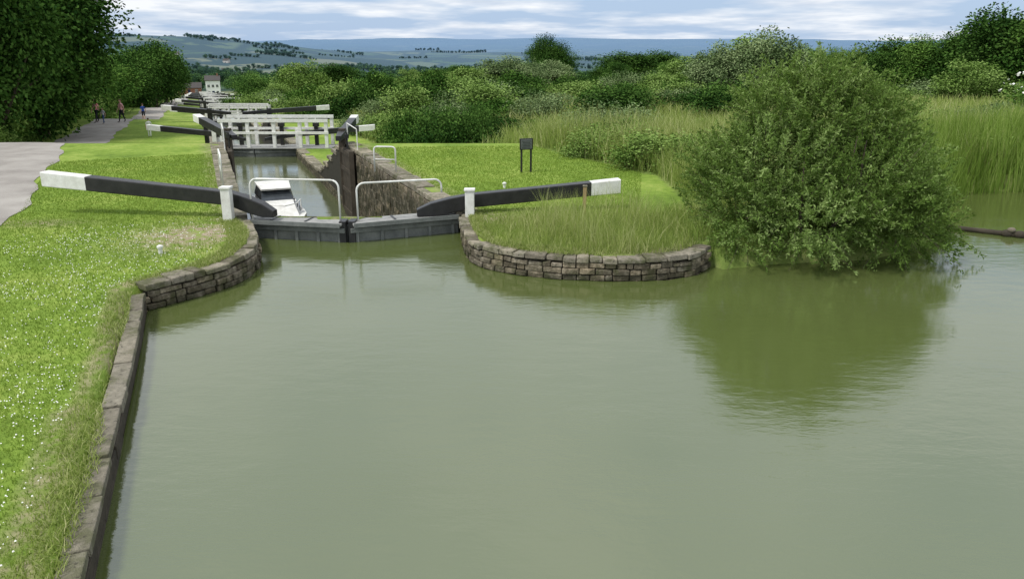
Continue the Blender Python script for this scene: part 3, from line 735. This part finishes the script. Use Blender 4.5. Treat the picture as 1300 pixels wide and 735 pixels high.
def edge_pts(line,n,o0,o1,side=1):
    P=resample(line,.02);t=np.gradient(P,axis=0);t/=np.linalg.norm(t,axis=1)[:,None]+1e-9;N=np.stack([-t[:,1],t[:,0]],-1)*side
    i=rng.integers(0,len(P),n);kk=np.sin(i*.013)+np.sin(i*.031+1)+np.sin(i*.0071)
    k=rng.random(n)<np.clip(.45+.35*kk,.08,1);i=i[k];kk=kk[k];n=len(i)
    o=o0+(o1-o0)*rng.random(n)**1.3-.05*kk*rng.random(n)
    q=P[i]+N[i]*o[:,None];return q[:,0],q[:,1]
xs=[];ys=[]
for ln,n,o0,o1 in ((nb[nb[:,1]>2],9000,.17,.5),(lw,9000,.26,.6),(rw,9000,.22,.5)):
    a,b=edge_pts(ln,n,o0,o1);xs.append(a);ys.append(b)
X=np.concatenate(xs);Y=np.concatenate(ys)
P=np.stack([X,Y,base_z(X,Y)-.0],-1);v,f=blades(P,rng.uniform(.02,.085,len(X)),np.full(len(X),.009),1.5)
npmesh('edge_grass',v,f,np.tile(np.clip(rng.normal(.5,.3,len(X)),0,1),2),[M_long])
X,Y,r=polar(15000,4.6,17,-52,-8)
k=okland(X,Y,.5)&(rng.random(len(X))<.3+.5*(np.sin(X*1.1+np.sin(Y*2))*np.sin(Y*.8+1)>0))&~meadow_mask(X,Y);X,Y=X[k],Y[k]
n=len(X);P=np.stack([X,Y,base_z(X,Y)+rng.uniform(.025,.055,n)],-1);c=.009
o=np.array([[c,0,0],[0,c,0],[-c,0,0],[0,-c,0],[0,0,c*1.1]])
V=(P[:,None,:]+o[None]*rng.uniform(.6,1.3,(n,1,1))).reshape(-1,3);b5=(np.arange(n)*5)[:,None]
F=np.concatenate([b5+np.array(q) for q in ([0,1,4],[1,2,4],[2,3,4],[3,0,4])]);npmesh('clover_flowers',V,F,None,[M_petal])
def longgrass(name,n,r0,r1,a0,a1,h0,h1,wk,mask,mat=M_long,lean=.5,p=1.0,patch=0.0):
    X,Y,r=polar(n,r0,r1,a0,a1,p)
    nz=.5+.3*np.sin(X*.9+1.7*np.sin(Y*.6))*np.cos(Y*.8+X*.2)+.2*np.sin(X*2.7+Y*2.1)
    k=mask(X,Y)&(rng.random(len(X))<(1-patch)+patch*nz*1.4);X,Y,r,nz=X[k],Y[k],r[k],nz[k]
    P=np.stack([X,Y,ground_z(X,Y)-.02],-1);H=rng.uniform(h0,h1,len(X))*(.6+.8*nz)
    v,f=blades(P,H,wk*r,lean);s=np.clip(nz*.55+.2+rng.normal(size=len(X))*.25,0,1)
    return npmesh(name,v,f,np.tile(s,2),[mat])
pen=lambda X,Y: (X>-.35+.25*np.sin(Y*2))&(Y<15.6+.3*np.sin(X*2.2)+np.clip(X-3,0,2))&(sd_poly(X,Y)>.25)&(X<8.6)
longgrass('long_grass',42000,12.5,19,-3,34,.08,.32,.00065,pen,lean=1.0)
pen2=lambda X,Y: (X>.6)&(Y<16)&(sd_poly(X,Y)>.35)&(X<5)
longgrass('long_grass',12000,12.5,18,0,22,.3,.66,.0005,pen2,lean=.7,patch=.9)
pen3=lambda X,Y: (sd_poly(X,Y)>-.15)&(sd_poly(X,Y)<.8)&(X>3.4)&(X<9.5)&(Y<18)
longgrass('bank_grass',9000,12.5,19,10,34,.2,.6,.0007,pen3,M_reed,lean=.9)
mea=lambda X,Y: meadow_mask(X,Y)&(Y>17.4)&(sd_poly(X,Y)>.2)&(canal_u(X,Y)>2)
longgrass('meadow_grass',115000,17,75,-12,48,.35,1.0,.0009,mea,lean=.8)
longgrass('meadow_grass',52000,17,34,2,42,.6,1.35,.0007,mea,lean=.65,patch=.9)
rd=lambda X,Y: (sd_poly(X,Y)>-.6)&(sd_poly(X,Y)<4.5)&(X>9.0)&(Y>15)
longgrass('reed_bed',42000,18,40,24,46,1.0,1.8,.0009,rd,M_reed,.3)
e=empty('meadow_shrubs')
for j in range(60):
    Y=random.uniform(22.5,50);X=random.uniform(4.6-(Y-20)*.30,Y*.75)
    if canal_u(X,Y)<8 or float(sd_poly(np.array(X),np.array(Y)))<1.5: continue
    me=random.choice([B_a,B_a,B_c,B_c,B_d]);place(me,'weed_clump',X,Y,random.uniform(.3,.9),random.uniform(.25,.48),parent=e)
for (X,Y,s,h) in ((4.4,23,.8,.42),(5.8,22.4,.7,.44),(3.0,25.5,.7,.36),(9.3,22.2,.8,.45),(8.8,19.2,.6,.4),(7.2,21.0,.8,.42)):
    place(B_a,'weed_clump',X,Y,s,h,parent=e)
eb=place(B_d,'elder_bush',31.5,44,1.3,1.2)
n=130;d=unit(n);d[:,2]=abs(d[:,2]);P=np.array([31.5,44,gz(31.5,44)+1.3])+d*np.array([2.7,2.7,1.7]);
v,f=leafquads(P,unit(n)*np.array([1,1,.3]),.16,.14);el_=npmesh('elder_blossom',v,f,None,[M_petal]);el_.parent=eb;el_.matrix_parent_inverse=(Matrix.LocRotScale(eb.location,eb.rotation_euler,eb.scale)).inverted()
# distant trees
T_far=[tree_mesh('far_tree',10,5.5,M_tree,16,1300,1.0,.02,trunk=False),tree_mesh('far_tree',10,6,M_treedark,16,1300,1.0,.02,trunk=False)]
e=empty('distant_woodland')
for j in range(230):
    Y=math.exp(random.uniform(math.log(360),math.log(3000)));X=random.uniform(-.60,.2)*Y;a=random.uniform(-.5,.5);n=random.randint(7,15);wv=random.uniform(-3,3)
    for i_ in range(n):
        x=X+math.cos(a)*i_*8+random.uniform(-3,3);y=Y+math.sin(a)*i_*8+random.uniform(-3,3)+wv*math.sin(i_*.5)
        if y<350 or abs(canal_u(x,y)+3.5)<30 and y<480: continue
        s=random.uniform(.5,1.15);place(random.choice(T_far+[T_far[1]]),'tree',x,y,s,s*random.uniform(.6,1.0),parent=e)
# ---------------------------------------------------------------- cottage and village
def house(name,x,y,w,d,h,rh,ang,wallm,roofm,z=None,chim=True,rows=2):
    e=empty(name);z=gz(x,y)-.3 if z is None else z;ca,sa=math.cos(ang),math.sin(ang)
    T=lambda a,b,c:(x+a*ca-b*sa,y+a*sa+b*ca,z+c)
    m=MB();m.box((x,y,z+h/2),(w,d,h),0,ang)
    for s in (-1,1): m.add([T(s*w/2,-d/2,h),T(s*w/2,d/2,h),T(s*w/2,0,h+rh)],[(0,1,2)],0)
    m.obj('walls',[wallm],e)
    m=MB();o=.35
    for s in (-1,1):
        m.hexa([T(-w/2-o,s*(d/2+o),h-.25),T(w/2+o,s*(d/2+o),h-.25),T(w/2+o,0,h+rh),T(-w/2-o,0,h+rh),T(-w/2-o,s*(d/2+o),h-.05),T(w/2+o,s*(d/2+o),h-.05),T(w/2+o,0,h+rh+.22),T(-w/2-o,0,h+rh+.22)],0)
    m.obj('roof',[roofm],e)
    if chim:
        m=MB();c=T(w*.36,0,h+rh+.3);m.box(c,(.7,.7,1.4),0,ang);m.box((c[0],c[1],c[2]+.75),(.85,.85,.15),0,ang);m.obj('chimney',[M_brick],e)
    m=MB()
    for r_ in range(rows):
        for t in (-.3,0,.3):
            if r_==0 and t==0: continue
            zz=1.6+r_*2.8;c=T(t*w,-d/2-.03,zz);m.box(c,(1.1,.08,1.3),1,ang);c=T(t*w,-d/2-.06,zz);m.box(c,(.9,.08,1.1),0,ang);m.box(T(t*w,-d/2-.09,zz),(.07,.06,1.1),1,ang)
        c=T(w/2+.03,0,1.6+r_*2.8);m.box(c,(.08,1.0,1.2),0,ang)
    m.obj('windows',[M_glass,M_white],e)
    m=MB();m.box(T(0,-d/2-.04,1.1),(1.0,.1,2.2),0,ang);m.obj('door',[M_navy],e)
house('lock_cottage',-136,345,6.0,7.0,6.9,1.8,.35,simple('whitewash',(.78,.78,.75),(.88,.88,.86),3,.8),M_roof,z=gz(-136,345)+.4)
house('brick_outbuilding',-144,338,10,5,3.0,2.0,.35,M_brick,M_roof,chim=False,rows=1,z=gz(-144,338)+.3)
M_render=simple('pale_render',(.45,.43,.40),(.6,.58,.54),3,.9)
for (x,y,w_) in ((-470,1250,11),(-560,1500,12),(-330,1400,10),(-700,1600,12),(-420,1500,9)):
    house('village_house',x,y,w_,7,5,3,random.uniform(-.5,.5),M_render,M_roof)
# ---------------------------------------------------------------- people
M_skin=simple('skin',(.42,.25,.18),(.52,.33,.24),6,.5,.05)
M_hair=simple('brown_hair',(.04,.025,.015),(.09,.055,.03),12,.7)
M_shoe=simple('shoe',(.03,.03,.03),(.08,.08,.08),6,.6)
def cloth(name,c,stripe=None):
    m,nt=mk(name);P=pos(nt);cc=mix(nt,noise(nt,P,14),tuple(q*.75 for q in c),c)
    if stripe:
        z=nd(nt,'ShaderNodeSeparateXYZ',{'Vector':P}).outputs['Z'];w_=mth(nt,'GREATER_THAN',mth(nt,'SINE',mth(nt,'MULTIPLY',z,62.8)),0.3)
        cc=mix(nt,w_,cc,stripe)
    finish(nt,cc,.9,noise(nt,P,40),.3,.01,.1);return m
def person(x,y,head,h,shirt,trou,stride=.2,arm=.12,shorts=False,hair=M_hair,name='person'):
    s=h/1.7;J=[];E=[]
    def j(p,r,parent=None):
        J.append((p,r));
        if parent is not None: E.append((parent,len(J)-1))
        return len(J)-1
    pel=j((0,0,.95),(.15,.105));wa=j((0,0,1.10),(.125,.09),pel);ch=j((0,0,1.29),(.155,.10),wa);nk=j((0,0,1.44),(.06,.055),ch);j((0,.01,1.53),(.05,.05),nk)
    wrists=[]
    for sd in (-1,1):
        sh=j((sd*.165,0,1.395),(.06,.055),ch);ay=arm*sd
        el=j((sd*.225,ay*.5-.02,1.12),(.042,.042),sh);wr=j((sd*.235,ay+.06,.89),(.028,.03),el);j((sd*.235,ay+.08,.82),(.022,.04),wr);wrists.append((sd,(sd*.235,ay+.085,.81)))
        hp=j((sd*.085,0,.88),(.088,.09),pel);ky=stride*sd*-.5
        kn=j((sd*.095,ky*.75+.03,.50),(.058,.06),hp);lift=.05 if ky<0 else 0
        an=j((sd*.095,ky*1.5,.09+lift),(.038,.042),kn);j((sd*.10,ky*1.5+.15,.035+lift*.3),(.038,.03),an)
    me=bpy.data.meshes.new('body');me.from_pydata([p for p,_ in J],E,[]);ob=bpy.data.objects.new('tmp',me);col.objects.link(ob)
    sk=ob.modifiers.new('skin','SKIN');sk.use_smooth_shade=True
    for i_,(p,r) in enumerate(J): me.skin_vertices[0].data[i_].radius=r
    for i_ in range(len(J)): me.skin_vertices[0].data[i_].use_root=(i_==0)
    ss=ob.modifiers.new('sub','SUBSURF');ss.levels=2;ss.render_levels=2
    dg=bpy.context.evaluated_depsgraph_get();ev=ob.evaluated_get(dg).to_mesh()
    m=MB();vs=[tuple(v.co) for v in ev.vertices]
    fs=[tuple(p.vertices) for p in ev.polygons];cen=[tuple(p.center) for p in ev.polygons]
    m.add(vs,fs)
    for q,c in enumerate(cen):
        ax=abs(c[0])
        if c[2]>1.475: k=0
        elif ax>.19 and c[2]<1.2 and c[2]>.7: k=0
        elif c[2]>.97 or (ax>.19 and c[2]>.7): k=1
        elif c[2]>(.52 if shorts else .11): k=2
        elif c[2]>.10: k=0
        else: k=3
        m.m[q]=k
    ob.evaluated_get(dg).to_mesh_clear();bpy.data.objects.remove(ob)
    m.sphere((0,.015,1.625),(.074,.092,.113),0,16,12)
    m.tube([(0,.10,1.635),(0,.118,1.605),(0,.10,1.60)],[.008,.014,.008],6,0)
    for sd in (-1,1):
        m.sphere((sd*.075,.01,1.62),(.012,.022,.032),0,8,6);m.sphere((sd*.03,.095,1.635),(.012,.008,.008),3,8,6)
    m.sphere((0,.098,1.568),(.022,.008,.006),2,8,4)
    m.sphere((0,-.006,1.648),(.082,.096,.105),4,16,12,zmin=-.35)
    for sd,w_ in wrists:
        for q in range(5):
            if q==4: a=(w_[0],w_[1]+.03,w_[2]+.01);b=(w_[0]-sd*.01,w_[1]+.06,w_[2]-.025);c=(w_[0]-sd*.02,w_[1]+.062,w_[2]-.05);rr=.010
            else:
                oy=-.027+.018*q;ll=(.062,.074,.08,.072)[q];a=(w_[0],w_[1]+oy,w_[2]-.01);b=(w_[0]-sd*.006,w_[1]+oy*1.1+.006,w_[2]-.02-ll*.5);c=(w_[0]-sd*.022,w_[1]+oy*1.1+.012,w_[2]-.02-ll*.95);rr=.0085
            m.tube([a,b,c],[rr,rr*.9,rr*.7],6,0)
    z=max(gz(x,y),gz(x,y))+(.045 if d_path(np.array(x),np.array(y))<1.5 else .0)
    o=m.obj(name,[M_skin,shirt,trou,M_shoe,hair],smooth=True);o.location=(x,y,z);o.rotation_euler=(0,0,head);o.scale=(s,s,s);return o
red=cloth('striped_red_top',(.75,.05,.06),(.8,.75,.72));pink=cloth('pink_top',(.8,.42,.45));blue=cloth('blue_top',(.04,.08,.32));wht=cloth('white_top',(.8,.8,.78))
dark=cloth('dark_trousers',(.03,.032,.04));jean=cloth('jeans',(.09,.14,.26));grey=cloth('grey_top',(.5,.5,.52))
person(-33.1,59.8,math.pi-.4,1.8,red,dark,.25)
person(-32.1,58.9,math.pi-.3,1.2,grey,jean,.2)
person(-31.2,60.0,math.pi-.5,1.76,pink,dark,-.25)
person(-41.0,83.5,.4,1.85,blue,dark,.25,shorts=True)
person(-24.3,50.0,.3,1.25,wht,wht,.15)
person(-23.8,84,2.6,1.75,blue,dark,.1);person(-22.9,85,2.2,1.7,dark,jean,.1)
# ---------------------------------------------------------------- camera, light, world
cam=bpy.data.cameras.new('camera');co=bpy.data.objects.new('camera',cam);col.objects.link(co)
co.location=(0,0,4.0);co.rotation_euler=(math.radians(90-15.47),0,0);cam.sensor_width=36;cam.lens=26.03;cam.shift_y=-.035;cam.clip_end=12000;cam.clip_start=.1
scene.camera=co
el=math.radians(58);az=math.radians(-125)
sv=Vector((math.sin(az)*math.cos(el),math.cos(az)*math.cos(el),math.sin(el)))
sl=bpy.data.lights.new('sun','SUN');sl.energy=2.9;sl.angle=math.radians(10);sl.color=(1,.97,.92)
so=bpy.data.objects.new('sun',sl);col.objects.link(so);so.rotation_euler=sv.to_track_quat('Z','Y').to_euler()
W=bpy.data.worlds.new('World');scene.world=W;W.use_nodes=True;nt=W.node_tree;nt.nodes.clear()
sky=nt.nodes.new('ShaderNodeTexSky');sky.sky_type='NISHITA';sky.sun_disc=False;sky.sun_elevation=el;sky.sun_rotation=az;sky.air_density=1.2;sky.dust_density=1.0
tc=nd(nt,'ShaderNodeTexCoord').outputs['Generated']
sp=nd(nt,'ShaderNodeSeparateXYZ',{'Vector':tc})
zz=mth(nt,'ADD',mth(nt,'MAXIMUM',sp.outputs['Z'],0.0),.09)
cx=mth(nt,'DIVIDE',sp.outputs['X'],zz);cy=mth(nt,'DIVIDE',sp.outputs['Y'],zz)
cv=nd(nt,'ShaderNodeCombineXYZ',{'X':cx,'Y':cy,'Z':0.0}).outputs[0]
n1=noise(nt,cv,.55,5,.55)
up=mapr(nt,sp.outputs['Z'],.10,.35,0,.22)
msk=mapr(nt,mth(nt,'ADD',n1,up),.44,.60)
n2=noise(nt,cv,1.3,4,.6)
cc=ramp(nt,n2,[(.34,(6.6,7.4,8.6)),(.58,(9.6,9.9,10.3))])
blue_=mix(nt,.8,sky.outputs[0],(4.6,6.3,9.0))
c=mix(nt,msk,blue_,cc)
bg=nd(nt,'ShaderNodeBackground',{'Color':c,'Strength':.1});nd(nt,'ShaderNodeOutputWorld',{'Surface':bg.outputs[0]})
scene.view_settings.view_transform='Standard';scene.view_settings.look='None';scene.view_settings.exposure=0
